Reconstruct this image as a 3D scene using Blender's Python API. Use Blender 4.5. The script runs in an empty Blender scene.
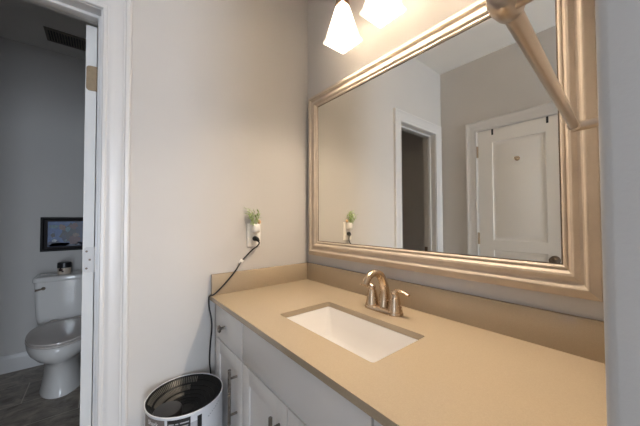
import bpy, bmesh, math, random
from mathutils import Vector, Matrix
random.seed(7)
PI = math.pi
sc = bpy.context.scene
col = sc.collection

# ------------------------------------------------------------------ camera
def make_camera():
    cx, cy, cz, yaw, pitch, roll, f = 1.3152, -0.9706, 1.2308, 38.9391, 1.3534, -0.2303, 271.82
    a, p, r = map(math.radians, (yaw, pitch, roll))
    F = Vector((-math.cos(a)*math.cos(p), math.sin(a)*math.cos(p), math.sin(p)))
    R = Vector((math.sin(a), math.cos(a), 0)); U = R.cross(F)
    R2 = R*math.cos(r) + U*math.sin(r); U2 = -R*math.sin(r) + U*math.cos(r)
    cd = bpy.data.cameras.new('camera'); co = bpy.data.objects.new('camera', cd); col.objects.link(co)
    M = Matrix(((R2.x, U2.x, -F.x, cx), (R2.y, U2.y, -F.y, cy), (R2.z, U2.z, -F.z, cz), (0, 0, 0, 1)))
    co.matrix_world = M
    cd.sensor_width = 36; cd.lens = f/640*36; cd.clip_start = 0.01
    sc.camera = co
make_camera()

# ------------------------------------------------------------------ world, daylight, exposure
world = bpy.data.worlds.new('world'); sc.world = world; world.use_nodes = True
bgn = world.node_tree.nodes['Background']
bgn.inputs[0].default_value = (0.75, 0.85, 1.0, 1); bgn.inputs[1].default_value = 1.0

def area(name, loc, target, sx, sy, power, color):
    ld = bpy.data.lights.new(name, 'AREA'); ld.shape = 'RECTANGLE'; ld.size = sx; ld.size_y = sy
    ld.energy = power; ld.color = color
    o = bpy.data.objects.new(name, ld); col.objects.link(o); o.location = loc
    o.rotation_euler = (Vector(target)-Vector(loc)).to_track_quat('-Z', 'Y').to_euler()
    return o
DAY = (0.76, 0.865, 1.0)
area('daylight_east', (4.30, -1.24, 1.08), (0, -1.24, 1.06), 0.95, 1.95, 68, DAY)    # behind window_2
area('daylight_south', (2.45, -4.10, 1.45), (2.45, 0, 1.45), 1.5, 1.5, 7.5, (0.66, 0.79, 1.0))   # behind window_1
BULB = 320.0
BULB_COL = (1.0, 0.84, 0.66)

sc.view_settings.view_transform = 'Standard'; sc.view_settings.look = 'None'
sc.view_settings.gamma = 1; sc.view_settings.use_curve_mapping = False
sc.view_settings.exposure = 0.70

# ------------------------------------------------------------------ materials
def mat(name, color, rough=0.5, metal=0.0, var=0.0, vscale=30, bump=0.0, bscale=200, spec=0.5, coat=0.0, stretch=None, rvar=0.0):
    m = bpy.data.materials.new(name); m.use_nodes = True
    nt = m.node_tree; b = nt.nodes['Principled BSDF']
    b.inputs['Base Color'].default_value = (*color, 1); b.inputs['Roughness'].default_value = rough
    b.inputs['Metallic'].default_value = metal; b.inputs['Specular IOR Level'].default_value = spec
    b.inputs['Coat Weight'].default_value = coat
    tc = nt.nodes.new('ShaderNodeTexCoord'); mp = nt.nodes.new('ShaderNodeMapping')
    nt.links.new(tc.outputs['Object'], mp.inputs[0])
    if stretch: mp.inputs['Scale'].default_value = stretch
    if var or rvar:
        n = nt.nodes.new('ShaderNodeTexNoise'); n.inputs['Scale'].default_value = vscale; n.inputs['Detail'].default_value = 6
        nt.links.new(mp.outputs[0], n.inputs['Vector'])
        if var:
            r = nt.nodes.new('ShaderNodeValToRGB')
            r.color_ramp.elements[0].position = 0.3; r.color_ramp.elements[1].position = 0.7
            r.color_ramp.elements[0].color = (*[c*(1-var) for c in color], 1)
            r.color_ramp.elements[1].color = (*[min(1, c*(1+var)) for c in color], 1)
            nt.links.new(n.outputs['Fac'], r.inputs[0]); nt.links.new(r.outputs[0], b.inputs['Base Color'])
        if rvar:
            mr = nt.nodes.new('ShaderNodeMapRange'); mr.inputs[3].default_value = rough-rvar; mr.inputs[4].default_value = rough+rvar
            nt.links.new(n.outputs['Fac'], mr.inputs[0]); nt.links.new(mr.outputs[0], b.inputs['Roughness'])
    if bump:
        n2 = nt.nodes.new('ShaderNodeTexNoise'); n2.inputs['Scale'].default_value = bscale; n2.inputs['Detail'].default_value = 3
        nt.links.new(mp.outputs[0], n2.inputs['Vector'])
        bp = nt.nodes.new('ShaderNodeBump'); bp.inputs['Strength'].default_value = bump; bp.inputs['Distance'].default_value = 0.002
        nt.links.new(n2.outputs['Fac'], bp.inputs['Height']); nt.links.new(bp.outputs[0], b.inputs['Normal'])
    return m

M = {}
M['paint'] = mat('wall_paint', (0.585, 0.56, 0.535), 0.62, var=0.015, vscale=3, bump=0.12, bscale=260, spec=0.3)
M['ceiling'] = mat('ceiling_paint', (0.78, 0.76, 0.73), 0.9, bump=0.15, bscale=180, spec=0.2)
M['trim'] = mat('trim_paint', (0.66, 0.64, 0.625), 0.32, var=0.01, vscale=5)
M['door'] = mat('door_paint', (0.80, 0.775, 0.745), 0.34, var=0.01, vscale=4)
M['cabinet'] = mat('cabinet_paint', (0.78, 0.755, 0.735), 0.38, var=0.015, vscale=6)
M['gap'] = mat('shadow_gap', (0.10, 0.09, 0.085), 0.8)
M['quartz'] = mat('quartz', (0.43, 0.342, 0.238), 0.14, var=0.05, vscale=420, spec=0.5, rvar=0.03)
M['porcelain'] = mat('porcelain', (0.80, 0.775, 0.745), 0.08, coat=0.3, var=0.005, vscale=3)
M['basin'] = mat('basin_porcelain', (0.86, 0.83, 0.80), 0.10, coat=0.3, var=0.005, vscale=3)
M['seat'] = mat('seat_plastic', (0.66, 0.60, 0.56), 0.18, var=0.005, vscale=3)
M['nickel'] = mat('brushed_nickel', (0.60, 0.465, 0.335), 0.26, 1.0, rvar=0.05, vscale=60)
M['rod'] = mat('satin_nickel', (0.55, 0.46, 0.375), 0.30, 1.0, rvar=0.05, vscale=60)
M['chrome'] = mat('chrome', (0.78, 0.78, 0.78), 0.08, 1.0)
M['steel'] = mat('pull_steel', (0.27, 0.245, 0.22), 0.28, 1.0, rvar=0.04, vscale=80)
M['hinge'] = mat('hinge_bronze', (0.32, 0.235, 0.15), 0.45, 0.6, var=0.08, vscale=60)
M['bronze'] = mat('dark_bronze', (0.16, 0.12, 0.09), 0.35, 0.8, var=0.1, vscale=60)
M['frame'] = mat('champagne_wood', (0.54, 0.45, 0.355), 0.48, 0.12, var=0.09, vscale=14, stretch=(1, 1, 1), rvar=0.06)
M['mirror'] = mat('mirror_silver', (0.94, 0.92, 0.855), 0.0, 1.0)
M['black'] = mat('black_plastic', (0.012, 0.012, 0.013), 0.35, var=0.1, vscale=40)
M['inner'] = mat('inner_black', (0.006, 0.006, 0.0065), 0.5, var=0.1, vscale=40, spec=0.25)
M['dark'] = mat('dark_plastic', (0.018, 0.017, 0.018), 0.35, var=0.08, vscale=30)
M['rubber'] = mat('black_rubber', (0.008, 0.008, 0.008), 0.45)
M['white_plastic'] = mat('white_plastic', (0.76, 0.76, 0.78), 0.30, var=0.01, vscale=8)
M['plate'] = mat('ivory_plastic', (0.90, 0.88, 0.84), 0.3, var=0.01, vscale=10)
M['fin'] = mat('fin_plastic', (0.13, 0.118, 0.095), 0.3, var=0.15, vscale=60)
M['badge'] = mat('taupe_panel', (0.20, 0.165, 0.15), 0.4, var=0.05, vscale=20)
M['label_white'] = mat('label_print', (0.75, 0.74, 0.74), 0.5)
M['label_grey'] = mat('label_grey_print', (0.42, 0.42, 0.45), 0.5)
M['leaf'] = mat('leaf', (0.30, 0.42, 0.12), 0.5, var=0.35, vscale=90)
M['leaf_pale'] = mat('leaf_pale', (0.50, 0.60, 0.34), 0.5, var=0.25, vscale=90)
M['wood_bead'] = mat('peach_bead', (0.75, 0.48, 0.28), 0.4)
M['picframe'] = mat('black_frame', (0.010, 0.009, 0.009), 0.55, var=0.1, vscale=30, spec=0.2)
M['picmat'] = mat('dark_mat', (0.03, 0.026, 0.028), 0.7, spec=0.2)
M['jar'] = mat('jar_label', (0.55, 0.46, 0.37), 0.35, var=0.08, vscale=40)
M['jar_mark'] = mat('jar_print', (0.05, 0.025, 0.02), 0.4)
M['pipe'] = mat('grate', (0.22, 0.19, 0.16), 0.5, var=0.1, vscale=20)

def plain(name, c, rough=0.4): 
    return mat(name, c, rough, var=0.25, vscale=55)
M['art_blue'] = plain('art_blue', (0.025, 0.075, 0.22)); M['art_navy'] = plain('art_navy', (0.007, 0.016, 0.06))
M['art_black'] = plain('art_black', (0.008, 0.01, 0.02)); M['art_red'] = plain('art_red', (0.07, 0.014, 0.02))
M['art_tan'] = plain('art_tan', (0.12, 0.065, 0.05)); M['art_white'] = plain('art_white', (0.30, 0.34, 0.38))
M['art_teal'] = plain('art_teal', (0.04, 0.11, 0.15))

def tile_material():
    m = bpy.data.materials.new('stone_tile'); m.use_nodes = True; nt = m.node_tree; b = nt.nodes['Principled BSDF']
    tc = nt.nodes.new('ShaderNodeTexCoord'); mp = nt.nodes.new('ShaderNodeMapping')
    mp.inputs['Location'].default_value = (1.40+0.305*20, 1.372+0.61*20, 0)
    nt.links.new(tc.outputs['Object'], mp.inputs[0])
    br = nt.nodes.new('ShaderNodeTexBrick'); br.offset = 0.5
    br.inputs['Scale'].default_value = 1; br.inputs['Brick Width'].default_value = 0.61; br.inputs['Row Height'].default_value = 0.305
    br.inputs['Mortar Size'].default_value = 0.003; br.inputs['Mortar Smooth'].default_value = 0.2
    br.inputs['Color1'].default_value = (1, 1, 1, 1); br.inputs['Color2'].default_value = (0.86, 0.86, 0.86, 1)
    sw = nt.nodes.new('ShaderNodeSeparateXYZ'); cb = nt.nodes.new('ShaderNodeCombineXYZ')
    nt.links.new(mp.outputs[0], sw.inputs[0])
    nt.links.new(sw.outputs[1], cb.inputs[0]); nt.links.new(sw.outputs[0], cb.inputs[1])   # rows across x
    nt.links.new(cb.outputs[0], br.inputs['Vector'])
    n = nt.nodes.new('ShaderNodeTexNoise'); n.inputs['Scale'].default_value = 9; n.inputs['Detail'].default_value = 9; n.inputs['Roughness'].default_value = 0.7
    n.inputs['Distortion'].default_value = 0.8
    mp2 = nt.nodes.new('ShaderNodeMapping'); mp2.inputs['Scale'].default_value = (1.6, 1.0, 1)
    nt.links.new(tc.outputs['Object'], mp2.inputs[0]); nt.links.new(mp2.outputs[0], n.inputs['Vector'])
    r = nt.nodes.new('ShaderNodeValToRGB')
    r.color_ramp.elements[0].position = 0.32; r.color_ramp.elements[0].color = (0.17, 0.142, 0.115, 1)
    r.color_ramp.elements[1].position = 0.72; r.color_ramp.elements[1].color = (0.60, 0.52, 0.44, 1)
    nt.links.new(n.outputs['Fac'], r.inputs[0])
    mx = nt.nodes.new('ShaderNodeMixRGB'); mx.blend_type = 'MULTIPLY'; mx.inputs[0].default_value = 1
    nt.links.new(r.outputs[0], mx.inputs[1]); nt.links.new(br.outputs['Color'], mx.inputs[2])
    m2 = nt.nodes.new('ShaderNodeMixRGB'); m2.inputs[2].default_value = (0.66, 0.60, 0.52, 1)
    nt.links.new(br.outputs['Fac'], m2.inputs[0]); nt.links.new(mx.outputs[0], m2.inputs[1])
    nt.links.new(m2.outputs[0], b.inputs['Base Color']); b.inputs['Roughness'].default_value = 0.42
    return m
M['tile'] = tile_material()

def shade_material():
    m = bpy.data.materials.new('frosted_glass'); m.use_nodes = True; nt = m.node_tree
    b = nt.nodes['Principled BSDF']; b.inputs['Base Color'].default_value = (0.9, 0.88, 0.85, 1); b.inputs['Roughness'].default_value = 0.25
    out = nt.nodes['Material Output']
    tl = nt.nodes.new('ShaderNodeBsdfTranslucent'); tl.inputs[0].default_value = (0.52, 0.51, 0.49, 1)
    tp = nt.nodes.new('ShaderNodeBsdfTransparent'); tp.inputs[0].default_value = (0.97, 0.95, 0.92, 1)
    m1 = nt.nodes.new('ShaderNodeMixShader'); m1.inputs[0].default_value = 0.5
    m2 = nt.nodes.new('ShaderNodeMixShader'); m2.inputs[0].default_value = 0.09
    nt.links.new(b.outputs[0], m1.inputs[1]); nt.links.new(tl.outputs[0], m1.inputs[2])
    nt.links.new(m1.outputs[0], m2.inputs[1]); nt.links.new(tp.outputs[0], m2.inputs[2])
    nt.links.new(m2.outputs[0], out.inputs[0])
    return m
M['shade'] = shade_material()
def emis(name, c, s):
    m = bpy.data.materials.new(name); m.use_nodes = True; nt = m.node_tree
    b = nt.nodes['Principled BSDF']; b.inputs['Base Color'].default_value = (0.9, 0.9, 0.9, 1)
    b.inputs['Emission Color'].default_value = (*c, 1); b.inputs['Emission Strength'].default_value = s
    return m
M['bulb'] = emis('bulb_glow', BULB_COL, BULB)
def glass():
    m = bpy.data.materials.new('window_glass'); m.use_nodes = True; nt = m.node_tree
    out = nt.nodes['Material Output']; tp = nt.nodes.new('ShaderNodeBsdfTransparent'); gl = nt.nodes.new('ShaderNodeBsdfGlossy')
    gl.inputs['Roughness'].default_value = 0.02
    mx = nt.nodes.new('ShaderNodeMixShader'); mx.inputs[0].default_value = 0.06
    nt.links.new(tp.outputs[0], mx.inputs[1]); nt.links.new(gl.outputs[0], mx.inputs[2]); nt.links.new(mx.outputs[0], out.inputs[0])
    return m
M['glass'] = glass()

# ------------------------------------------------------------------ mesh helpers
def bx(bm, x0, x1, y0, y1, z0, z1, bev=0.0, seg=2):
    if x0 > x1: x0, x1 = x1, x0
    if y0 > y1: y0, y1 = y1, y0
    if z0 > z1: z0, z1 = z1, z0
    mtx = Matrix.Translation(((x0+x1)/2, (y0+y1)/2, (z0+z1)/2)) @ Matrix.Diagonal((x1-x0, y1-y0, z1-z0, 1))
    r = bmesh.ops.create_cube(bm, size=1, matrix=mtx)
    if bev > 0:
        vs = set(r['verts']); es = [e for e in bm.edges if e.verts[0] in vs and e.verts[1] in vs]
        bmesh.ops.bevel(bm, geom=es, offset=bev, segments=seg, profile=0.5, affect='EDGES')
def new(): return bmesh.new()
def box(*a, **k):
    bm = new(); bx(bm, *a, **k); return bm
def loft(bm, rings, cap0=True, cap1=True, closed=True):
    vr = [[bm.verts.new(p) for p in ring] for ring in rings]
    n = len(vr[0])
    for a, b in zip(vr[:-1], vr[1:]):
        for i in range(n if closed else n-1):
            j = (i+1) % n
            try: bm.faces.new((a[i], a[j], b[j], b[i]))
            except ValueError: pass
    if cap0: bm.faces.new(list(reversed(vr[0])))
    if cap1: bm.faces.new(vr[-1])
    return vr
def lathe(bm, prof, org=(0, 0, 0), axis='z', seg=32, cap0=True, cap1=True):
    rings = []
    for r, h in prof:
        ring = []
        for i in range(seg):
            t = 2*PI*i/seg; c, s = r*math.cos(t), r*math.sin(t)
            v = {'z': (c, s, h), 'x': (h, c, s), 'y': (s, h, c)}[axis]
            ring.append(Vector(v)+Vector(org))
        rings.append(ring)
    loft(bm, rings, cap0, cap1)
def tube(bm, pts, rad, seg=10, cap=True, flat=None):
    pts = [Vector(p) for p in pts]; n = len(pts)
    if not hasattr(rad, '__len__'): rad = [rad]*n
    rings = []; prev = None
    for i in range(n):
        t = (pts[min(i+1, n-1)]-pts[max(i-1, 0)]).normalized()
        if prev is None:
            up = Vector((0, 0, 1)) if abs(t.z) < 0.9 else Vector((0, 1, 0))
            nrm = (up - t*up.dot(t)).normalized()
        else: nrm = (prev - t*prev.dot(t)).normalized()
        prev = nrm; bi = t.cross(nrm)
        k = flat[i] if flat else 1.0
        rings.append([pts[i]+(nrm*math.cos(2*PI*j/seg)*k+bi*math.sin(2*PI*j/seg))*rad[i] for j in range(seg)])
    loft(bm, rings, cap, cap)
def smooth_path(pts, n=8):
    P = [Vector(p) for p in pts]; P = [2*P[0]-P[1]]+P+[2*P[-1]-P[-2]]; out = []
    for i in range(1, len(P)-2):
        for k in range(n):
            t = k/n; a, b, c, d = P[i-1:i+3]
            out.append(0.5*((2*b)+(c-a)*t+(2*a-5*b+4*c-d)*t*t+(3*b-a-3*c+d)*t**3))
    out.append(P[-2]); return out
def rrect(cx, cy, hx, hy, r, z, n=5):
    out = []
    for sx, sy, a0 in ((1, 1, 0), (-1, 1, 90), (-1, -1, 180), (1, -1, 270)):
        for k in range(n+1):
            a = math.radians(a0+90*k/n)
            out.append(Vector((cx+sx*(hx-r)+r*math.cos(a), cy+sy*(hy-r)+r*math.sin(a), z)))
    return out
def frame_sweep(bm, x0, x1, z0, z1, ywall, prof, sgn=-1, rails=(1, 1, 1, 1)):
    """mitred frame: prof = (inset from outer edge, height off the wall)"""
    rings = []
    l, r, b, t = rails
    for d, h in prof:
        y = ywall + sgn*h
        rings.append([Vector((x0+d*l, y, z0+d*b)), Vector((x1-d*r, y, z0+d*b)), Vector((x1-d*r, y, z1-d*t)), Vector((x0+d*l, y, z1-d*t))])
    loft(bm, rings, False, False)
def wloc(o):
    v = Vector((0, 0, 0))
    while o: v += Vector(o.location); o = o.parent
    return v
def obj(name, bm, m, parent=None, smooth=35, loc=None):
    bmesh.ops.recalc_face_normals(bm, faces=bm.faces)
    if parent is not None: off = wloc(parent)
    elif loc is not None: off = Vector(loc)
    else:
        xs = [v.co for v in bm.verts]
        off = Vector(((min(v.x for v in xs)+max(v.x for v in xs))/2, (min(v.y for v in xs)+max(v.y for v in xs))/2, min(v.z for v in xs)))
    bmesh.ops.translate(bm, verts=bm.verts, vec=-off)
    me = bpy.data.meshes.new(name); bm.to_mesh(me); bm.free()
    me.materials.append(m if not isinstance(m, str) else M[m])
    o = bpy.data.objects.new(name, me); col.objects.link(o)
    if parent is not None: o.parent = parent
    else: o.location = off
    if smooth:
        me.shade_smooth() if hasattr(me, 'shade_smooth') else None
        me.set_sharp_from_angle(angle=math.radians(smooth))
    return o
def tag(o, label, cat, group=None, kind=None):
    o['label'] = label; o['category'] = cat
    if group: o['group'] = group
    if kind: o['kind'] = kind
    return o
def thing(name, label, cat, loc, group=None, kind=None):
    o = bpy.data.objects.new(name, None); col.objects.link(o); o.location = loc; o.empty_display_size = 0.05
    return tag(o, label, cat, group, kind)
def struct(name, bm, m, label, cat):
    o = obj(name, bm, m, smooth=30, loc=(0, 0, 0)); return tag(o, label, cat, kind='structure')

# ------------------------------------------------------------------ the setting
H = 2.6567; W = -1.6514           # ceiling height, face of the wall opposite the mirror
XR = 1.2945; YE = -0.745           # vanity nook's right wall and where it ends
CB = -2.02                        # closet back wall
HC = 2.735                        # closet ceiling
OY0, OY1, OZ = -1.549, -0.959, 2.053     # rough opening of the toilet closet
struct('floor', box(-2.2, 4.4, -4.3, 0.2, -0.10, 0), 'tile', 'grey brown stone tile floor', 'floor')
struct('ceiling', box(-0.12, 4.4, -4.3, 0.2, H, H+0.1), 'ceiling', 'pale flat ceiling above the vanity, seen in the mirror', 'ceiling')
struct('ceiling_closet', box(-2.2, -0.12, -1.95, -0.4, HC, HC+0.1), 'ceiling', 'shaded ceiling of the toilet closet', 'ceiling')
bm = new()
bx(bm, -0.12, 0, OY1, 0.12, 0, HC); bx(bm, -0.12, 0, -1.93, OY0, 0, HC); bx(bm, -0.12, 0, OY0, OY1, OZ, HC)
struct('wall_left', bm, 'paint', 'greige wall with the outlet, beside the toilet closet doorway', 'wall')
struct('wall_back', box(-0.12, XR+0.12, 0, 0.12, 0, H), 'paint', 'greige wall behind the large framed mirror', 'wall')
bm = new(); bx(bm, XR, XR+0.12, YE, 0.0, 0, H, 0.006, 3); bx(bm, XR+0.1, 4.2, YE, YE+0.12, 0, H)
struct('wall_right', bm, 'paint', 'blue grey wall end close to the camera, at the right edge', 'wall')
D0, D1, DZ = 0.317, 0.943, 2.008  # opposite door opening
bm = new()
bx(bm, 0, D0, W-0.12, W, 0, H); bx(bm, D1, 1.06, W-0.12, W, 0, H); bx(bm, D0, D1, W-0.12, W, DZ, H)
bx(bm, 0.94, 1.06, -4.0, W-0.12, 0, H); bx(bm, D0-0.1, D1, W-0.5, W-0.45, 0, H)
struct('wall_front', bm, 'paint', 'greige wall around the white panel door, seen in the mirror', 'wall')
bm = new(); bx(bm, CB-0.12, CB, -1.93, -0.45, 0, HC); bx(bm, CB, -0.12, -1.93, -1.81, 0, HC); bx(bm, CB, -0.12, -0.57, -0.45, 0, HC)
struct('wall_closet', bm, 'paint', 'shaded grey wall behind the toilet', 'wall')
# bedroom beyond, where the daylight comes from
def window_wall(name, horizontal, a0, a1, w0, w1, pos, zs):
    bm = new()
    def seg(p, q, z0, z1):
        if horizontal: bx(bm, p, q, pos-0.12, pos, z0, z1)
        else: bx(bm, pos, pos+0.12, p, q, z0, z1)
    seg(a0, w0, 0, H); seg(w1, a1, 0, H); seg(w0, w1, 0, zs[0]); seg(w0, w1, zs[1], H)
    return struct(name, bm, 'paint', 'plain wall with a window in the room beyond, out of view', 'wall')
window_wall('wall_rear', True, 0.94, 4.32, 1.7, 3.2, -4.0, (0.72, 2.18))
window_wall('wall_side', False, -4.0, YE+0.12, -1.72, -0.77, 4.2, (0.08, 2.08))
def window(name, horizontal, w0, w1, pos, z0, z1):
    t = thing(name, 'daylit window in the room beyond, out of view', 'window', (0, 0, 0), kind='structure')
    bm = new()
    def seg(p, q, a, b):
        if horizontal: bx(bm, p, q, pos-0.09, pos-0.02, a, b, 0.004)
        else: bx(bm, pos+0.02, pos+0.09, p, q, a, b, 0.004)
    seg(w0, w0+0.05, z0, z1); seg(w1-0.05, w1, z0, z1); seg(w0, w1, z0, z0+0.05); seg(w0, w1, z1-0.05, z1)
    seg(w0, w1, (z0+z1)/2-0.02, (z0+z1)/2+0.02)
    obj('window_frame', bm, 'trim', t)
    pb = box(w0+.03, w1-.03, pos-0.06, pos-0.054, z0+.03, z1-.03) if horizontal else box(pos+0.054, pos+0.06, w0+.03, w1-.03, z0+.03, z1-.03)
    obj('pane', pb, 'glass', t)
window('window_1', True, 1.7, 3.2, -4.0, 0.72, 2.18); window('window_2', False, -1.72, -0.77, 4.2, 0.08, 2.08)

# casing profile: (distance from inner edge, height off wall)
CAS = [(0, 0), (0, 0.010), (0.003, 0.0125), (0.012, 0.0125), (0.016, 0.010), (0.020, 0.0105), (0.026, 0.0135), (0.034, 0.0145),
       (0.060, 0.0150), (0.066, 0.0175), (0.070, 0.0165), (0.074, 0.0195), (0.084, 0.0205), (0.089, 0.018), (0.091, 0.014), (0.091, 0)]
def casing(name, to3, a0, a1, ztop, label):
    """three sided mitred casing round an opening a0..a1; to3(along, out, z)"""
    bm = new(); rings = []
    for d, h in CAS:
        rings.append([to3(a0-d, h, 0.0), to3(a0-d, h, ztop+d), to3(a1+d, h, ztop+d), to3(a1+d, h, 0.0)])
    loft(bm, rings, False, False, closed=False)
    return struct(name, bm, 'trim', label, 'door casing')
casing('trim_1', lambda a, h, z: Vector((h, a, z)), -1.536, -0.972, 2.037, 'white moulded casing around the toilet closet doorway')
casing('trim_2', lambda a, h, z: Vector((a, W+h, z)), 0.325, 0.937, 2.000, 'white moulded casing around the closed panel door, seen in the mirror')
# jamb of the closet doorway with its stop
bm = new()
bx(bm, -0.12, 0.0, OY1-0.018, OY1, 0, OZ); bx(bm, -0.12, 0.0, OY0, OY0+0.018, 0, OZ); bx(bm, -0.12, 0.0, OY0+0.018, OY1-0.018, OZ-0.018, OZ)
bx(bm, -0.082, -0.045, OY1-0.027, OY1-0.018, 0, OZ-0.018, 0.002); bx(bm, -0.082, -0.045, OY0+0.018, OY0+0.030, 0, OZ-0.018, 0.002)
bx(bm, -0.082, -0.045, OY0+0.030, OY1-0.027, OZ-0.030, OZ-0.018, 0.002)
jamb = struct('trim_3', bm, 'trim', 'white door jamb lining the toilet closet doorway', 'door jamb')
bm = new(); bx(bm, -0.118, -0.084, OY0+0.018, OY0+0.020, 0.90, 0.96, 0.0005); obj('strike_plate', bm, 'bronze', jamb)['label'] = 'dark metal strike plate'
bm = new()
bx(bm, D0-0.0, D0+0.012, W-0.12, W, 0, DZ); bx(bm, D1-0.012, D1, W-0.12, W, 0, DZ); bx(bm, D0, D1, W-0.12, W, DZ-0.010, DZ)
struct('trim_4', bm, 'trim', 'white jamb of the closed panel door, seen in the mirror', 'door jamb')
# baseboards
def baseboard(name, x0, y0, x1, y1, nx, ny, label):
    prof = [(0, 0), (0.013, 0), (0.013, 0.100), (0.010, 0.118), (0.006, 0.128), (0.005, 0.138), (0, 0.14)]
    bm = new()
    loft(bm, [[Vector((x+nx*d, y+ny*d, z)) for d, z in prof] for x, y in ((x0, y0), (x1, y1))])
    return struct(name, bm, 'trim', label, 'baseboard')
baseboard('baseboard_closet', CB, -1.81, CB, -0.57, 1, 0, 'white baseboard on the wall behind the toilet')
baseboard('baseboard_left', 0, -0.88, 0, -0.56, 1, 0, 'white baseboard behind the round appliance')
baseboard('baseboard_front', 0, W, 0.234, W, 0, 1, 'white baseboard left of the closed panel door')

# ------------------------------------------------------------------ doors
def panel_slab(bm, to3, w, h, th, panels):
    """slab with sunk-field panels on both faces, to3(along, depth, z) depth 0..th"""
    xs = sorted({0, w, *[p[0] for p in panels], *[p[1] for p in panels]})
    P = panels
    def b(a0, a1, d0, d1, z0, z1):
        v = [to3(a, d, z) for a in (a0, a1) for d in (d0, d1) for z in (z0, z1)]
        bx(bm, min(p.x for p in v), max(p.x for p in v), min(p.y for p in v), max(p.y for p in v), min(p.z for p in v), max(p.z for p in v))
    x0, x1 = P[0][0], P[0][1]
    b(0, x0, 0, th, 0, h); b(x1, w, 0, th, 0, h)
    zs = sorted([z for p in P for z in p[2:]])
    b(x0, x1, 0, th, 0, zs[0]); b(x0, x1, 0, th, zs[1], zs[2]); b(x0, x1, 0, th, zs[3], h)
    for (a0, a1, z0, z1) in P:
        for side in (0, 1):
            f = (lambda d: d) if side == 0 else (lambda d: th-d)
            prof = [(0, 0), (0.004, 0.006), (0.016, 0.009), (0.024, 0.009), (0.046, 0.003), (0.050, 0.002)]
            rings = [[to3(a0+e, f(d), z0+e), to3(a1-e, f(d), z0+e), to3(a1-e, f(d), z1-e), to3(a0+e, f(d), z1-e)] for e, d in prof]
            loft(bm, rings, False, True)
def knob(bm, org, axis, s=1):
    prof = [(0.032, 0), (0.032, 0.004*s), (0.027, 0.009*s), (0.013, 0.012*s), (0.011, 0.030*s), (0.016, 0.036*s), (0.026, 0.046*s), (0.028, 0.055*s), (0.024, 0.064*s), (0.012, 0.069*s)]
    lathe(bm, prof, org, axis, 24)
def hinge_leaf(name, parent, to3, zc, m):
    """rounded leaf with three screws, to3(out, across, z)"""
    hw, hh = 0.0165, 0.051; pts = []
    for sx, sz, a0 in ((1, 1, 0), (-1, 1, 90), (-1, -1, 180), (1, -1, 270)):
        r = 0.0125 if sx < 0 else 0.001
        for k in range(5):
            a = math.radians(a0+90*k/4); pts.append((sx*(hw-r)+r*math.cos(a), sz*(hh-r)+r*math.sin(a)))
    bm = new(); loft(bm, [[to3(o, p, zc+q) for p, q in pts] for o in (-0.0005, 0.0030)])
    h = obj(name, bm, m, parent)
    bm = new()
    v0, v1 = to3(-0.002, hw+0.004, zc-hh), to3(-0.002, hw+0.004, zc+hh)
    tube(bm, [v0, v1], 0.0065, 12); obj('barrel', bm, m, h)
    for p, q in ((-0.006, 0.034), (0.004, 0), (-0.006, -0.034)):
        c = to3(0.0030, p, zc+q); c2 = to3(0.0044, p, zc+q); bm = new(); tube(bm, [c, c2], 0.0042, 10); obj('screw', bm, 'bronze' if m == 'trim' else m, h)
    return h
# door_1: toilet closet door, swung back into the closet, hinge edge towards us
d1 = thing('door_1', 'white closet door swung open, its hinge edge towards us in the doorway', 'door', (-0.128, -0.996, 0), kind='structure')
YS0, YS1, XH = -1.0155, -0.9805, -0.128
bm = new(); panel_slab(bm, lambda a, d, z: Vector((XH-a, YS0+d, z+0.008)), 0.545, 2.022, YS1-YS0, [(0.11, 0.435, 0.20, 0.96), (0.11, 0.435, 1.06, 1.88)])
obj('slab', bm, 'door', d1, smooth=20)
for zc, m, lb in ((1.812, 'hinge', 'bare brassy hinge'), (1.072, 'trim', 'hinge painted over white'), (0.26, 'hinge', 'bare brassy hinge')):
    h = hinge_leaf('hinge', d1, lambda o, p, z: Vector((XH+o, -0.9965+p, z)), zc, m); h['label'] = lb
for s, y in ((1, YS1), (-1, YS0)):
    bm = new(); knob(bm, (XH-0.485, y, 0.93), 'y', s); obj('door_knob', bm, 'nickel', d1)
d1.rotation_euler.z = math.radians(-8); d1.location.y -= 0.009
# door_2: closed door opposite the mirror
d2 = thing('door_2', 'closed white two panel door seen in the mirror', 'door', (0.63, W-0.03, 0), kind='structure')
bm = new(); panel_slab(bm, lambda a, d, z: Vector((0.331+a, W-0.004-d, z+0.008)), 0.598, 1.987, 0.035, [(0.112, 0.472, 0.20, 0.956), (0.112, 0.472, 1.042, 1.878)])
obj('slab', bm, 'door', d2, smooth=20)
bm = new(); knob(bm, (0.842, W-0.004, 0.925), 'y'); obj('door_knob', bm, 'bronze', d2)['label'] = 'dark bronze door knob'
for zc in (1.82, 1.06, 0.28):
    bm = new(); lathe(bm, [(0.004, -0.051), (0.0065, -0.049), (0.0065, 0.049), (0.004, 0.051)], (0.3275, W+0.006, zc), 'z', 12)
    bx(bm, 0.322, 0.336, W-0.003, W+0.001, zc-0.05, zc+0.05); obj('hinge', bm, 'hinge', d2)
bm = new(); lathe(bm, [(0.019, 0), (0.019, 0.003), (0.015, 0.006), (0.008, 0.008), (0.008, 0.020), (0.013, 0.025), (0.014, 0.031), (0.008, 0.035)], (0.622, W-0.007, 1.715), 'y', 20)
obj('robe_hook', bm, 'nickel', d2)['label'] = 'small round nickel robe hook on the upper panel'
def over_hook(x, label):
    bm = new()
    bx(bm, x-0.007, x+0.007, W-0.0038, W-0.0022, 1.948, 1.9965, 0.0004); bx(bm, x-0.007, x+0.007, W-0.041, W-0.0022, 1.9955, 1.9975)
    o = obj('over_door_hook', bm, 'rubber'); tag(o, label, 'hook', 'black straps over the panel door')
over_hook(0.447, 'small black strap over the panel door, the one nearer its hinges')
over_hook(0.815, 'small black strap over the panel door, the one nearer its knob')

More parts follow.
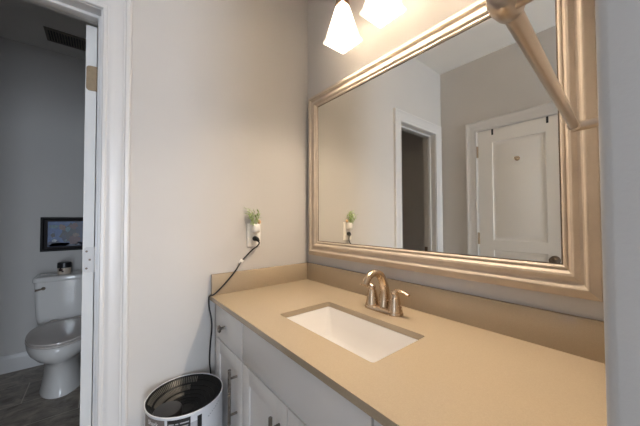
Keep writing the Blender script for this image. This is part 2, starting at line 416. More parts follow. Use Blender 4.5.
# ------------------------------------------------------------------ vanity
YF = -0.553   # face of doors and drawers
v = thing('vanity_cabinet', 'white painted bathroom vanity cabinet under the beige countertop', 'cabinet', (0.65, -0.28, 0))
bm = new()
bx(bm, 0.003, XR-0.003, -0.533, -0.515, 0.10, 0.8585)      # face frame
bx(bm, 0.003, 0.021, -0.515, -0.004, 0.0, 0.8585); bx(bm, XR-0.021, XR-0.003, -0.515, -0.004, 0.0, 0.8585)
bx(bm, 0.021, XR-0.021, -0.02, -0.004, 0.0, 0.8585); bx(bm, 0.021, XR-0.021, -0.515, -0.02, 0.10, 0.118)
bx(bm, 0.021, XR-0.021, -0.475, -0.458, 0.0, 0.10)
obj('carcass', bm, 'cabinet', v)
def slab_front(name, x0, x1, z0, z1):
    bm = new(); bx(bm, x0, x1, YF, YF+0.019, z0, z1, 0.0025, 2); return obj(name, bm, 'cabinet', v)
def shaker(x0, x1, z0, z1):
    bm = new(); s = 0.058
    bx(bm, x0, x0+s, YF, YF+0.019, z0, z1, 0.002); bx(bm, x1-s, x1, YF, YF+0.019, z0, z1, 0.002)
    bx(bm, x0+s-0.002, x1-s+0.002, YF+0.0003, YF+0.0187, z0+0.0003, z0+s, 0.002); bx(bm, x0+s-0.002, x1-s+0.002, YF+0.0003, YF+0.0187, z1-s, z1-0.0003, 0.002)
    bx(bm, x0+s-0.004, x1-s+0.004, YF+0.006, YF+0.016, z0+s-0.004, z1-s+0.004)
    return obj('door', bm, 'cabinet', v)
def bar_pull(parent, x, z0, z1):
    bm = new(); y = YF-0.030
    lathe(bm, [(0.004, z0), (0.006, z0+0.002), (0.006, z1-0.002), (0.004, z1)], (x, y, 0), 'z', 14)
    for z in (z0+0.035, z1-0.035): lathe(bm, [(0.0045, y), (0.0045, YF+0.001)], (x, 0, z), 'y', 12)
    obj('pull', bm, 'steel', parent)['label'] = 'brushed steel bar pull'
def round_knob(parent, x, z):
    bm = new()
    lathe(bm, [(0.008, 0.001), (0.006, -0.003), (0.0055, -0.013), (0.009, -0.016), (0.0145, -0.020), (0.0155, -0.024), (0.013, -0.028), (0.006, -0.030)], (x, YF, z), 'y', 24)
    obj('knob', bm, 'steel', parent)['label'] = 'round steel knob'
g = 0.0025
dr = slab_front('drawer', 0.030, 0.333-g, 0.700+g, 0.852); round_knob(dr, 0.150, 0.772)
dl = shaker(0.030, 0.333-g, 0.125, 0.700-g); bar_pull(dl, 0.284, 0.455, 0.662)
slab_front('false_front', 0.333+g, 0.958-g, 0.700+g, 0.852)
da = shaker(0.333+g, 0.6455-g, 0.125, 0.700-g); bar_pull(da, 0.604, 0.455, 0.662)
db = shaker(0.6455+g, 0.958-g, 0.125, 0.700-g); bar_pull(db, 0.687, 0.455, 0.662)
dr2 = slab_front('drawer', 0.958+g, 1.270, 0.700+g, 0.852); round_knob(dr2, 1.13, 0.772)
dc = shaker(0.958+g, 1.270, 0.125, 0.700-g); bar_pull(dc, 1.01, 0.455, 0.662)

# countertop with a cut-out for the sink
SX0, SX1, SY0, SY1 = 0.428, 0.874, -0.450, -0.208
scx, scy, shx, shy = (SX0+SX1)/2, (SY0+SY1)/2, (SX1-SX0)/2, (SY1-SY0)/2
ct = thing('countertop', 'beige quartz vanity countertop with an undermount sink cut out', 'countertop', (0.65, -0.28, 0.86))
bm = new()
loops = {}
for z in (0.86, 0.88):
    o = [bm.verts.new(p) for p in ((0.002, -0.5715, z), (XR-0.002, -0.5715, z), (XR-0.002, -0.002, z), (0.002, -0.002, z))]
    i = [bm.verts.new(p) for p in rrect(scx, scy, shx, shy, 0.010, z, 4)]
    es = [bm.edges.new((l[k], l[(k+1) % len(l)])) for l in (o, i) for k in range(len(l))]
    bmesh.ops.triangle_fill(bm, edges=es, use_beauty=True); loops[z] = (o, i)
for k in (0, 1):
    a, b = loops[0.86][k], loops[0.88][k]
    for j in range(len(a)): bm.faces.new((a[j], a[(j+1) % len(a)], b[(j+1) % len(a)], b[j]))
bmesh.ops.recalc_face_normals(bm, faces=bm.faces)
obj('slab', bm, 'quartz', ct, smooth=30)
obj('backsplash', box(0.0025, XR-0.0025, -0.020, -0.002, 0.8795, 0.9775, 0.0015), 'quartz', ct)
obj('side_splash', box(0.002, 0.020, -0.5665, -0.0205, 0.8795, 0.9765, 0.0015), 'quartz', ct)
# undermount sink
sk = thing('sink', 'white rectangular undermount sink set below the beige countertop', 'sink', (scx, scy, 0.71))
bm = new()
R = []
for e, z, r in ((0.030, 0.846, 0.03), (0.030, 0.8592, 0.03), (-0.001, 0.8592, 0.012), (-0.003, 0.852, 0.014), (-0.010, 0.80, 0.022), (-0.018, 0.755, 0.03), (-0.030, 0.737, 0.035), (-0.055, 0.728, 0.04), (-0.09, 0.725, 0.02), (-0.105, 0.7245, 0.01)):
    R.append(rrect(scx, scy, shx+e, shy+e, r, z, 6))
for e, z, r in ((-0.105, 0.712, 0.01), (-0.03, 0.716, 0.03), (-0.005, 0.755, 0.03), (0.004, 0.846, 0.02), (0.030, 0.846, 0.03)):
    R.append(rrect(scx, scy, shx+e, shy+e, r, z, 6))
loft(bm, R, False, False)
dz = 0.7245
bm2 = rrect(scx, scy, shx-0.105, shy-0.105, 0.01, 0.7244, 6); bm.faces.new([bm.verts.new(p) for p in bm2])
obj('basin', bm, 'basin', sk, smooth=40)
bm = new(); lathe(bm, [(0.024, 0.7245), (0.024, 0.7275), (0.019, 0.7285), (0.017, 0.726), (0.015, 0.726), (0.014, 0.731), (0.004, 0.733)], (scx, scy, 0), 'z', 28)
obj('drain', bm, 'chrome', sk)['label'] = 'chrome drain'

# faucet
fx, fy, z0 = 0.649, -0.122, 0.88
fc = thing('faucet', 'champagne nickel two handle faucet behind the sink', 'faucet', (fx, fy, z0))
bm = new()
loft(bm, [rrect(fx, fy, hx, hy, r, z, 8) for hx, hy, r, z in ((0.083, 0.030, 0.0298, z0+0.0005), (0.083, 0.030, 0.0298, z0+0.006), (0.080, 0.0275, 0.0273, z0+0.012), (0.074, 0.022, 0.0218, z0+0.0165), (0.066, 0.015, 0.0148, z0+0.018))])
obj('base_plate', bm, 'nickel', fc, smooth=45)
bm = new()
path = smooth_path([(fx, fy+0.004, z0+0.012), (fx, fy+0.008, z0+0.05), (fx, fy+0.006, z0+0.095), (fx, fy-0.014, z0+0.134), (fx, fy-0.048, z0+0.150), (fx, fy-0.082, z0+0.140), (fx, fy-0.104, z0+0.112)], 6)
n = len(path); rad = [0.0225-0.0095*min(1, (k/(n-1))*1.5) for k in range(n)]
tube(bm, path, rad, 18, True, [1.0]*n)
obj('spout', bm, 'nickel', fc, smooth=50)
for s in (-1, 1):
    hx = fx+s*0.0535
    bm = new(); lathe(bm, [(0.0275, z0+0.010), (0.0275, z0+0.015), (0.0245, z0+0.024), (0.020, z0+0.045), (0.016, z0+0.068), (0.0145, z0+0.074), (0.012, z0+0.076)], (hx, fy, 0), 'z', 24)
    h = obj('handle', bm, 'nickel', fc, smooth=45)
    bm = new(); lathe(bm, [(0.0125, z0+0.075), (0.014, z0+0.079), (0.013, z0+0.086), (0.007, z0+0.090)], (hx, fy, 0), 'z', 24)
    pth = smooth_path([(hx-s*0.006, fy, z0+0.083), (hx+s*0.012, fy, z0+0.0895), (hx+s*0.035, fy-0.001, z0+0.0885), (hx+s*0.060, fy-0.002, z0+0.081)], 5)
    tube(bm, pth, [0.0092+0.0015*math.sin(PI*k/(len(pth)-1)) - 0.002*k/(len(pth)-1) for k in range(len(pth))], 12, True, [0.62]*len(pth))
    obj('lever', bm, 'nickel', h, smooth=50)
bm = new(); lathe(bm, [(0.003, z0+0.010), (0.003, z0+0.085), (0.0055, z0+0.088), (0.0065, z0+0.096), (0.004, z0+0.101)], (fx, fy+0.020, 0), 'z', 14)
obj('lift_rod', bm, 'nickel', fc)

# ------------------------------------------------------------------ mirror
mx0, mx1, mz0, mz1 = 0.0325, 1.229, 1.0270, 1.9445
mr = thing('framed_mirror', 'large wall mirror in a champagne wood frame above the vanity', 'mirror', (0.635, 0, mz0))
PROF = [(0, 0.001), (0, 0.018), (0.002, 0.021), (0.018, 0.0285), (0.0215, 0.0315), (0.026, 0.0325), (0.0295, 0.0305), (0.0315, 0.0255), (0.037, 0.0215), (0.044, 0.0215),
        (0.050, 0.0250), (0.0565, 0.0275), (0.063, 0.0260), (0.0675, 0.0205), (0.0715, 0.0170), (0.0745, 0.0195), (0.0785, 0.0200), (0.0815, 0.0180), (0.0835, 0.0145), (0.0845, 0.009), (0.0845, 0.001)]
PROF = [(d*0.86, h) for d, h in PROF]
bm = new(); frame_sweep(bm, mx0, mx1, mz0, mz1, 0, PROF, rails=(1.12, 1, 1.12, 1)); obj('frame', bm, 'frame', mr, smooth=28)
obj('mirror_glass', box(mx0+0.055, mx1-0.055, -0.0125, -0.008, mz0+0.055, mz1-0.055), 'mirror', mr, smooth=0)
bm = new(); frame_sweep(bm, mx0+0.0804, mx1-0.0718, mz0+0.0804, mz1-0.0718, 0, [(0, 0.0126), (0.0, 0.0136), (0.0035, 0.0131), (0.0035, 0.0126)])
obj('rebate', bm, 'bronze', mr, smooth=0)['label'] = 'dark inner rebate of the frame'

# ------------------------------------------------------------------ vanity light
vl = thing('vanity_light', 'bar light with frosted square glass shades, lit above the mirror', 'light', (0.685, 0, 2.28))
bm = new(); bx(bm, 0.60, 0.77, -0.024, -0.001, 2.255, 2.365, 0.006, 3); obj('backplate', bm, 'nickel', vl)
bm = new(); lathe(bm, [(0.009, 0.40), (0.0105, 0.402), (0.0105, 0.968), (0.009, 0.97)], (0, -0.062, 2.295), 'x', 16)
for x in (0.64, 0.73): lathe(bm, [(0.008, -0.062), (0.008, -0.02)], (x, 0, 2.295), 'y', 12)
obj('bar', bm, 'nickel', vl)
for sx in (0.468, 0.685, 0.902):
    sy = -0.155; zb = 2.004
    bm = new()
    pth = smooth_path([(sx, -0.062, 2.295), (sx, -0.105, 2.300), (sx, -0.145, 2.275), (sx, sy, 2.225)], 5); tube(bm, pth, 0.0065, 12)
    a = obj('arm', bm, 'nickel', vl, smooth=45)
    bm = new(); loft(bm, [rrect(sx, sy, h_, h_, 0.004, z, 3) for h_, z in ((0.012, 2.232), (0.017, 2.225), (0.021, 2.195), (0.024, 2.172), (0.024, 2.166))])
    obj('socket', bm, 'nickel', a)
    bm = new()
    ho = [(0.022, 2.168), (0.0265, 2.150), (0.036, 2.105), (0.046, 2.060), (0.0555, 2.022), (0.061, 2.016), (0.0625, 2.011), (0.0615, zb)]
    hi = [(0.0565, zb), (0.0555, 2.012), (0.052, 2.020), (0.0425, 2.060), (0.0325, 2.105), (0.023, 2.150), (0.020, 2.164)]
    loft(bm, [rrect(sx, sy, h_, h_, 0.006, z, 3) for h_, z in ho+hi], True, True)
    sh = obj('lamp_shade', bm, 'shade', vl, smooth=30)
    bm = new(); lathe(bm, [(0.010, 2.160), (0.011, 2.135), (0.015, 2.120), (0.023, 2.100), (0.0285, 2.080), (0.029, 2.066), (0.024, 2.050), (0.013, 2.041), (0.003, 2.039)], (sx, sy, 0), 'z', 20)
    obj('bulb', bm, 'bulb', sh, smooth=60)['label'] = 'glowing bulb'

# ------------------------------------------------------------------ towel bar on the right wall
TX0, TY0, TX1, TY1, TZ = 1.215, -0.228, 1.238, -0.704, 1.4165
tb = thing('towel_bar', 'satin nickel towel bar on the right wall, across the mirror corner', 'towel bar', (XR, -0.46, TZ))
bm = new(); A, B = Vector((TX0, TY0, TZ)), Vector((TX1, TY1, TZ)); tube(bm, [A, B], 0.0078, 20); obj('rod', bm, 'rod', tb)
def post(x, y, big):
    bm = new()
    pth = smooth_path([(x-0.004, y, TZ), (x+0.016, y+0.000, TZ-0.001), ((x+XR)/2+0.006, y, TZ+0.001), (XR-0.010, y, TZ+0.005), (XR-0.001, y, TZ+0.006)], 5)
    n = len(pth); tube(bm, pth, [0.0112-0.0022*math.sin(PI*min(1, k/(n*0.7)))+0.015*max(0, (k/(n-1)-0.6)/0.4)**2 for k in range(n)], 18)
    p = obj('post', bm, 'rod', tb, smooth=50)
    d = (B-A).normalized()
    bm = new(); c = Vector((x, y, TZ)); s = 1 if not big else -1
    if big:
        tube(bm, [c-d*0.018, c-d*0.0150, c-d*0.005, c+d*0.006, c+d*0.014, c+d*0.017], [0.0085, 0.0112, 0.0128, 0.0128, 0.0105, 0.006], 24)
    else:
        tube(bm, [c-d*0.012, c-d*0.010, c+d*0.006, c+d*0.0085, c+d*0.011, c+d*0.0125], [0.006, 0.0092, 0.0100, 0.0106, 0.0106, 0.0088], 24)
    obj('collar', bm, 'rod', p, smooth=45)
    bm = new(); lathe(bm, [(0.024, XR-0.0005), (0.024, XR-0.006), (0.020, XR-0.010), (0.014, XR-0.012)], (0, y, TZ+0.006), 'x', 24)
    obj('flange', bm, 'rod', p, smooth=45)
post(TX0, TY0, False); post(TX1, TY1, True)

# ------------------------------------------------------------------ outlet, plug in holder, cord
oy, oz = -0.351, 1.152
ot = thing('wall_outlet', 'ivory duplex wall outlet above the side splash', 'outlet', (0, oy, oz))
bm = new(); loft(bm, [[Vector((x, p.x, p.y)) for p in [Vector((q.x, q.y)) for q in rrect(oy, oz, 0.0365-e, 0.060-e, 0.004, 0, 3)]] for e, x in ((0, 0.0005), (0, 0.004), (0.003, 0.0065))])
obj('cover_plate', bm, 'plate', ot)
for dz in (0.0195, -0.0195):
    bm = new(); loft(bm, [[Vector((x, q.x, q.y)) for q in rrect(oy, oz+dz, 0.017-e, 0.0145-e, 0.009, 0, 5)] for e, x in ((0, 0.006), (0, 0.0085), (0.001, 0.009))])
    s = obj('socket', bm, 'plate', ot)
    bm = new()
    for yy in (-0.006, 0.006): bx(bm, 0.0088, 0.0093, oy+yy-0.001, oy+yy+0.001, oz+dz-0.002, oz+dz+0.006)
    obj('slot', bm, 'bronze', s)
bm = new(); lathe(bm, [(0.0035, 0.006), (0.0035, 0.0072), (0.002, 0.0078)], (0, oy, oz), 'x', 12); obj('screw', bm, 'plate', ot)
# plug-in holder with a sprig
ph = thing('plug_in_freshener', 'small white plug in holder with a green sprig, on the outlet', 'air freshener', (0.01, oy, 1.19))
bm = new(); loft(bm, [[Vector((x, q.x, q.y)) for q in rrect(oy+0.002, 1.186, hx, hz, 0.008, 0, 5)] for hx, hz, x in ((0.017, 0.021, 0.0095), (0.019, 0.023, 0.014), (0.019, 0.022, 0.030), (0.015, 0.017, 0.040), (0.008, 0.010, 0.043))])
obj('holder', bm, 'plate', ph, smooth=45)
def sprig(y0, z0, n, spread, h, m, seed):
    rnd = random.Random(seed); bm = new()
    for k in range(n):
        ang = rnd.uniform(-1, 1)*spread; L = h*rnd.uniform(0.55, 1.0); xx = rnd.uniform(0.012, 0.036)
        b = Vector((xx, y0+rnd.uniform(-0.008, 0.008), z0)); t = b+Vector((rnd.uniform(-0.006, 0.012), math.sin(ang)*L, math.cos(ang)*L)); t.x = max(t.x, 0.006)
        tube(bm, smooth_path([b, (b+t)/2+Vector((0.003, 0, 0.004)), t], 3), [0.0009]*7, 5)
        for q in range(4):
            f = 0.35+0.2*q; c = b.lerp(t, f); a2 = ang+(-1)**q*rnd.uniform(0.5, 1.1); l2 = L*0.30
            e = c+Vector((rnd.uniform(-0.003, 0.006), math.sin(a2)*l2, math.cos(a2)*l2)); e.x = max(e.x, 0.005)
            tube(bm, [c, c.lerp(e, 0.35), c.lerp(e, 0.7), e], [0.0006, 0.0035, 0.0030, 0.0004], 6, True, [0.3]*4)
    return obj('sprig', bm, m, ph, smooth=60)
sprig(oy-0.012, 1.200, 9, 0.55, 0.075, 'leaf', 3)['label'] = 'green leafy sprig'
sprig(oy-0.020, 1.205, 7, 0.5, 0.088, 'leaf_pale', 8)['label'] = 'pale green wispy sprig'
bm = new(); lathe(bm, [(0.001, -0.011), (0.007, -0.008), (0.0095, 0), (0.007, 0.008), (0.001, 0.011)], (0.022, oy+0.021, 1.220), 'z', 16)
obj('bead', bm, 'wood_bead', ph, smooth=60)['label'] = 'small peach coloured bead'
# the cord
pc = thing('power_cord', 'black power cord running from the outlet down past the counter corner', 'cord', (0.02, -0.47, 0.56))
pts = [(0.030, -0.343, 1.124), (0.034, -0.336, 1.112), (0.026, -0.343, 1.096), (0.012, -0.362, 1.078), (0.007, -0.396, 1.046), (0.0065, -0.422, 1.019),
       (0.026, -0.453, 0.989), (0.0275, -0.493, 0.945), (0.027, -0.532, 0.908), (0.0265, -0.560, 0.8865), (0.025, -0.573, 0.886), (0.022, -0.5785, 0.880), (0.018, -0.5795, 0.866), (0.020, -0.578, 0.83),
       (0.032, -0.572, 0.78), (0.033, -0.570, 0.735), (0.022, -0.573, 0.66), (0.014, -0.573, 0.58), (0.012, -0.566, 0.50), (0.016, -0.560, 0.30), (0.024, -0.560, 0.12), (0.04, -0.562, 0.022)]
bm = new(); sp = smooth_path(pts, 6); tube(bm, sp, 0.0036, 8); obj('cord', bm, 'rubber', pc, smooth=60)
bm = new(); tube(bm, [(0.0095, -0.350, 1.134), (0.022, -0.350, 1.134), (0.032, -0.345, 1.130), (0.036, -0.338, 1.120)], [0.0125, 0.0125, 0.010, 0.005], 14)
obj('plug', bm, 'rubber', pc, smooth=50)
bm = new(); bx(bm, -0.004, 0.004, -0.0085, 0.0085, -0.012, 0.012, 0.0015)
bmesh.ops.transform(bm, verts=bm.verts, matrix=Matrix.Translation((0.0055, -0.421, 1.022)) @ Matrix.Rotation(math.radians(-42), 4, 'X'))
obj('cord_clip', bm, 'plate', pc)['label'] = 'white clip holding the cord to the wall'

# ------------------------------------------------------------------ round appliance on the floor
ax, ay, az, ar = 0.151, -0.705, 0.560, 0.1365
ap = thing('air_purifier', 'round white floor air purifier with a black grille top', 'air purifier', (ax, ay, 0))
bm = new(); lathe(bm, [(0.118, 0.001), (0.126, 0.004), (0.130, 0.02), (ar-0.0015, 0.05), (ar-0.0015, az-0.006), (ar, az-0.004), (ar, az-0.001), (ar-0.001, az), (ar-0.0032, az), (ar-0.004, az-0.002), (ar-0.004, az-0.02)], (ax, ay, 0), 'z', 72, True, False)
obj('body', bm, 'white_plastic', ap, smooth=40)
DISH = [(ar-0.0042, az-0.0015), (ar-0.007, az-0.008), (ar-0.030, az-0.032), (ar-0.060, az-0.050), (0.050, az-0.058), (0.004, az-0.060)]
def dish_z(r):
    for (r0, z0_), (r1, z1_) in zip(DISH[:-1], DISH[1:]):
        if r1 <= r <= r0: return z0_+(z1_-z0_)*(r0-r)/(r0-r1)
    return az-0.060
bm = new(); lathe(bm, DISH, (ax, ay, 0), 'z', 64, False, True)
tg = obj('top_grille', bm, 'inner', ap, smooth=40)
for r0, r1, a_end in ((0.127, 0.1135, 146), (0.107, 0.089, 158), (0.083, 0.072, 172)):  # ribs left out of the shaded sector, so the shape carries the shadow
    bm = new()
    for i in range(34):
        t = math.radians(a_end+(254-a_end)*i/33); c, s = math.cos(t), math.sin(t)
        q = Vector((-s, c, 0))*0.0013; e = Vector((c, s, 0)); o = Vector((ax, ay, 0))
        ring = lambda r: [o+e*r+q*k+Vector((0, 0, dish_z(r)+h)) for k, h in ((1, -0.002), (-1, -0.002), (-1, 0.003), (1, 0.003))]
        loft(bm, [ring(r1), ring((r0+r1)/2), ring(r0)])
    obj('vent_ribs', bm, 'fin', tg, smooth=0)['label'] = 'thin tan grey vent ribs, modelled only on the lit arc'
# centre baffle and control disc
dcx, dcy = ax+0.026, ay-0.066
bm = new(); lathe(bm, [(0.048, az-0.060), (0.048, az-0.025), (0.045, az-0.020), (0.030, az-0.018), (0.002, az-0.017)], (dcx, dcy, 0), 'z', 40)
obj('cap', bm, 'dark', ap, smooth=40)['label'] = 'dark grey round cap inside the top'
bm = new()
for r in (0.030, 0.045, 0.060, 0.075, 0.09, 0.105, 0.12): lathe(bm, [(r-0.001, dish_z(r)-0.003), (r-0.001, dish_z(r)+0.0015), (r+0.001, dish_z(r)+0.0015), (r+0.001, dish_z(r)-0.003)], (ax, ay, 0), 'z', 48, False, False)
obj('ring_guard', bm, 'inner', tg, smooth=40)
# printed panels wrapped on the front
def curved(bm, a0, a1, z0, z1, r, n=14, th=0.0006):
    rings = []
    for k in range(n+1):
        t = math.radians(a0+(a1-a0)*k/n); e = Vector((math.cos(t), math.sin(t), 0)); o = Vector((ax, ay, 0))
        rings.append([o+e*(r-0.0008)+Vector((0, 0, z0)), o+e*(r+th)+Vector((0, 0, z0)), o+e*(r+th)+Vector((0, 0, z1)), o+e*(r-0.0008)+Vector((0, 0, z1))])
    loft(bm, rings)
RB = ar-0.0015
def panel(a0, a1, z0, z1, m, label):
    bm = new(); curved(bm, a0, a1, z0, z1, RB); p = obj('label_panel', bm, m, ap, smooth=30); p['label'] = label; return p
def marks(parent, rows, m):
    bm = new()
    for a0, a1, z0, z1 in rows: curved(bm, a0, a1, z0, z1, RB+0.0006, 6, 0.0004)
    obj('print', bm, m, parent, smooth=30)
def wrapped_text(body, ac, zc, size, m, parent, rot=0.0):
    cu = bpy.data.curves.new('lettering', 'FONT'); cu.body = body; cu.size = size; cu.align_x = 'CENTER'; cu.align_y = 'CENTER'; cu.extrude = 0.0003
    to = bpy.data.objects.new('lettering_source', cu); col.objects.link(to)
    dg = bpy.context.evaluated_depsgraph_get(); me = bpy.data.meshes.new_from_object(to.evaluated_get(dg))
    col.objects.unlink(to); bpy.data.objects.remove(to)
    bm = new(); bm.from_mesh(me); bpy.data.meshes.remove(me)
    for vtx in bm.verts:
        x, y, z = vtx.co; x, y = x*math.cos(rot)-y*math.sin(rot), x*math.sin(rot)+y*math.cos(rot)
        t = math.radians(ac)+x/RB; r = RB+0.0007+z
        vtx.co = Vector((ax+r*math.cos(t), ay+r*math.sin(t), zc+y))
    return obj('lettering', bm, m, parent, smooth=0)
pa = panel(-82, -41, 0.30, az-0.010, 'badge', 'taupe front panel with pale lettering')
wrapped_text('Shark', -61, az-0.026, 0.021, 'label_white', pa)
pb = panel(-37, -6, 0.36, az-0.010, 'black', 'black information panel with fine print')
marks(pb, [(-35, -28, az-0.026, az-0.023), (-26, -22, az-0.026, az-0.023), (-20, -8, az-0.026, az-0.022), (-34, -25, az-0.036, az-0.034), (-22, -9, az-0.037, az-0.034), (-35, -8, az-0.056, az-0.044), (-35, -8, az-0.080, az-0.066)], 'label_grey')
panel(-6, 3.5, 0.36, az-0.032, 'label_grey', 'grey print beside the black panel')
panel(3.5, 10, 0.36, az-0.018, 'black', 'narrow black print strip')
marks(ap, [(20+k*3.6, 22.4+k*3.6, az-0.042+k*0.0035, az-0.0395+k*0.0035) for k in range(7)], 'label_grey')

# ------------------------------------------------------------------ toilet closet
ty = -1.178
tl = thing('toilet', 'white two piece toilet in the closet, lid closed', 'toilet', (-1.55, ty, 0))
def egg(xc, hl, hw, z, n=40, back=0.75, yc=None):
    out = []
    for i in range(n):
        t = 2*PI*i/n; c, s = math.cos(t), math.sin(t)
        L = hl if c > 0 else hl*back
        k = 2.0 if c > 0 else 2.7
        out.append(Vector((xc+L*math.copysign(abs(c)**(2/k), c), (ty if yc is None else yc)+hw*math.copysign(abs(s)**(2/k), s), z)))
    return out
bm = new()
rings = [egg(-1.55, 0.232, 0.124, 0.001), egg(-1.55, 0.232, 0.124, 0.012), egg(-1.55, 0.222, 0.117, 0.035), egg(-1.55, 0.213, 0.106, 0.12), egg(-1.54, 0.222, 0.101, 0.21), egg(-1.50, 0.245, 0.110, 0.262),
         egg(-1.475, 0.285, 0.145, 0.295), egg(-1.460, 0.305, 0.172, 0.335), egg(-1.455, 0.308, 0.181, 0.37), egg(-1.455, 0.306, 0.182, 0.392), egg(-1.455, 0.300, 0.178, 0.400), egg(-1.455, 0.15, 0.09, 0.400)]
loft(bm, rings)
# rear shelf carrying the tank
bx(bm, -1.985, -1.62, ty-0.115, ty+0.115, 0.20, 0.398, 0.03, 4)
bx(bm, -1.90, -1.60, ty-0.085, ty+0.085, 0.002, 0.25, 0.03, 4)
obj('bowl', bm, 'porcelain', tl, smooth=50)
bm = new(); loft(bm, [egg(-1.458, 0.302, 0.180, 0.4005, back=0.8), egg(-1.458, 0.308, 0.186, 0.405, back=0.8), egg(-1.458, 0.308, 0.186, 0.413, back=0.8), egg(-1.458, 0.303, 0.182, 0.4165, back=0.8)]); obj('seat', bm, 'seat', tl, smooth=45)
bm = new(); loft(bm, [egg(-1.460, 0.300, 0.180, 0.4185, back=0.84), egg(-1.460, 0.306, 0.185, 0.4225, back=0.84), egg(-1.460, 0.304, 0.184, 0.430, back=0.84), egg(-1.460, 0.29, 0.172, 0.4355, back=0.84), egg(-1.460, 0.20, 0.11, 0.4385, back=0.84)]); obj('seat_lid', bm, 'seat', tl, smooth=45)
for s in (-1, 1):
    bm = new(); lathe(bm, [(0.014, ty+s*0.07-0.022), (0.016, ty+s*0.07-0.020), (0.016, ty+s*0.07+0.020), (0.014, ty+s*0.07+0.022)], (-1.705, 0, 0.424), 'y', 16)
    obj('seat_hinge', bm, 'seat', tl)
def tank_ring(z, hx, hy, bow, xc=-1.862):
    out = rrect(xc, ty, hx, hy, 0.03, z, 6)
    for p in out:
        if p.x > xc: p.x += bow*(1-((p.y-ty)/hy)**2)
    return out
bm = new(); loft(bm, [tank_ring(0.399, 0.110, 0.150, 0.01), tank_ring(0.41, 0.118, 0.168, 0.012), tank_ring(0.46, 0.122, 0.178, 0.016), tank_ring(0.60, 0.126, 0.186, 0.018), tank_ring(0.741, 0.129, 0.192, 0.018)]); obj('tank', bm, 'porcelain', tl, smooth=45)
bm = new(); loft(bm, [tank_ring(0.7415, 0.132, 0.196, 0.019), tank_ring(0.746, 0.136, 0.200, 0.020), tank_ring(0.772, 0.136, 0.200, 0.020), tank_ring(0.781, 0.131, 0.195, 0.018), tank_ring(0.784, 0.120, 0.184, 0.014)]); obj('tank_lid', bm, 'porcelain', tl, smooth=45)
bm = new(); lx = -1.7325
lathe(bm, [(0.013, lx-0.006), (0.013, lx+0.006), (0.010, lx+0.010)], (0, ty-0.135, 0.695), 'x', 16)
tube(bm, smooth_path([(lx+0.012, ty-0.128, 0.697), (lx+0.016, ty-0.150, 0.692), (lx+0.018, ty-0.180, 0.686)], 4), [0.0065]*8+[0.0075], 10)
obj('flush_lever', bm, 'bronze', tl)['label'] = 'dark metal flush lever'
for s in (-1, 1):
    bm = new(); lathe(bm, [(0.012, 0.0), (0.012, 0.012), (0.007, 0.022), (0.002, 0.024)], (-1.66, ty+s*0.096, 0.0005), 'z', 14)
    obj('bolt_cap', bm, 'porcelain', tl)
# jar on the tank
jx, jy, jz = -1.812, -1.200, 0.7825
jr = thing('jar', 'small cream jar with a black lid on the toilet tank', 'jar', (jx, jy, jz))
bm = new(); lathe(bm, [(0.036, jz), (0.041, jz+0.004), (0.042, jz+0.012), (0.042, jz+0.066), (0.037, jz+0.072)], (jx, jy, 0), 'z', 32); jb = obj('body', bm, 'jar', jr)
bm = new(); lathe(bm, [(0.044, jz+0.055), (0.046, jz+0.058), (0.045, jz+0.095), (0.042, jz+0.099), (0.020, jz+0.100)], (jx, jy, 0), 'z', 32); obj('lid', bm, 'black', jr)['label'] = 'black lid'
bm = new()
for (a0, a1, z0, z1) in ((-48, -10, 0.030, 0.050), (-40, -22, 0.050, 0.058), (-20, -2, 0.022, 0.034)):
    rg = []
    for k in range(7):
        t = math.radians(a0+(a1-a0)*k/6); c, s = math.cos(t), math.sin(t)
        rg.append([Vector((jx+r*c, jy+r*s, jz+z)) for r, z in ((0.0415, z0), (0.0426, z0), (0.0426, z1), (0.0415, z1))])
    loft(bm, rg)
obj('mark', bm, 'jar_mark', jb)['label'] = 'dark printed mark'
# picture above the toilet
py0, py1, pz0, pz1 = -1.370, -1.052, 0.962, 1.259
pf = thing('framed_picture', 'black framed picture in blues hanging above the toilet', 'picture', (CB, (py0+py1)/2, pz0))
bm = new(); rings = []
for d, h in ((0, 0.001), (0, 0.018), (0.003, 0.022), (0.016, 0.022), (0.022, 0.014), (0.022, 0.004)):
    rings.append([Vector((CB+h, py0+d, pz0+d)), Vector((CB+h, py1-d, pz0+d)), Vector((CB+h, py1-d, pz1-d)), Vector((CB+h, py0+d, pz1-d))])
loft(bm, rings, False, False); obj('frame', bm, 'picframe', pf)
obj('mount', box(CB+0.001, CB+0.006, py0+0.02, py1-0.02, pz0+0.02, pz1-0.02), 'picmat', pf)
qy0, qz0, qw, qh = py0+0.045, pz0+0.040, py1-py0-0.070, pz1-pz0-0.078
pr = obj('print', box(CB+0.006, CB+0.0066, qy0, qy0+qw, qz0, qz0+qh), 'art_blue', pf)
def blot(cu, cv, ru, rv, m, seed, lay):
    rnd = random.Random(seed); bm = new(); n = 18
    ring = [(1+0.28*rnd.uniform(-1, 1)) for _ in range(n)]
    lo = lambda x: [Vector((x, min(max(qy0+qw*(cu+ru*ring[i]*math.cos(2*PI*i/n)), qy0+0.001), qy0+qw-0.001), min(max(qz0+qh*(cv+rv*ring[i]*math.sin(2*PI*i/n)), qz0+0.001), qz0+qh-0.001))) for i in range(n)]
    loft(bm, [lo(CB+0.0064), lo(CB+0.0066+0.00025*lay)])
    obj('colour_patch', bm, m, pr, smooth=0)
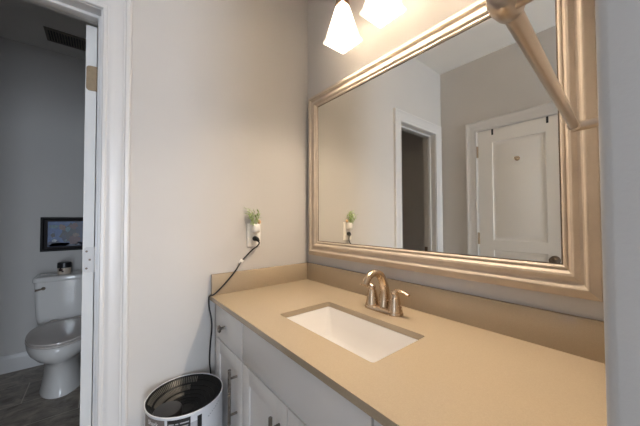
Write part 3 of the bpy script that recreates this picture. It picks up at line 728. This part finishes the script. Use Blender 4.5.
blot(0.85, 0.5, 0.22, 0.55, 'art_navy', 1, 1); blot(0.2, 0.08, 0.3, 0.12, 'art_navy', 2, 1); blot(0.5, 0.05, 0.5, 0.10, 'art_navy', 14, 1)
blot(0.55, 0.55, 0.22, 0.38, 'art_black', 3, 2); blot(0.38, 0.76, 0.09, 0.13, 'art_tan', 4, 3); blot(0.68, 0.80, 0.10, 0.12, 'art_red', 5, 3)
blot(0.70, 0.25, 0.15, 0.18, 'art_red', 6, 3); blot(0.73, 0.45, 0.10, 0.08, 'art_tan', 7, 4); blot(0.52, 0.68, 0.07, 0.12, 'art_teal', 8, 4); blot(0.42, 0.35, 0.07, 0.12, 'art_navy', 9, 4)
blot(0.17, 0.24, 0.07, 0.05, 'art_white', 10, 3); blot(0.13, 0.45, 0.05, 0.09, 'art_black', 11, 3); blot(0.15, 0.8, 0.12, 0.08, 'art_teal', 12, 2); blot(0.46, 0.22, 0.04, 0.06, 'art_teal', 13, 4)
# ceiling grille of the closet fan
H = HC
vx0, vx1, vy0, vy1 = -1.835, -1.63, -1.332, -1.04
cv = thing('ceiling_vent', 'dark slatted vent in the ceiling above the toilet', 'vent', ((vx0+vx1)/2, (vy0+vy1)/2, H))
bm = new(); fr = []
for d, h in ((0, 0.0005), (0.002, 0.008), (0.018, 0.012), (0.020, 0.006)):
    fr.append([Vector((vx0+d, vy0+d, H-h)), Vector((vx1-d, vy0+d, H-h)), Vector((vx1-d, vy1-d, H-h)), Vector((vx0+d, vy1-d, H-h))])
loft(bm, fr, True, False); obj('frame', bm, 'pipe', cv)
obj('backing', box(vx0+0.01, vx1-0.01, vy0+0.01, vy1-0.01, H-0.003, H-0.001), 'black', cv)
bm = new()
k = vy0+0.028
while k < vy1-0.026:
    loft(bm, [[Vector((x, k, H-0.003)), Vector((x, k+0.0015, H-0.003)), Vector((x, k+0.0085, H-0.011)), Vector((x, k+0.007, H-0.011))] for x in (vx0+0.019, vx1-0.019)]); k += 0.017
obj('slats', bm, 'pipe', cv, smooth=0)
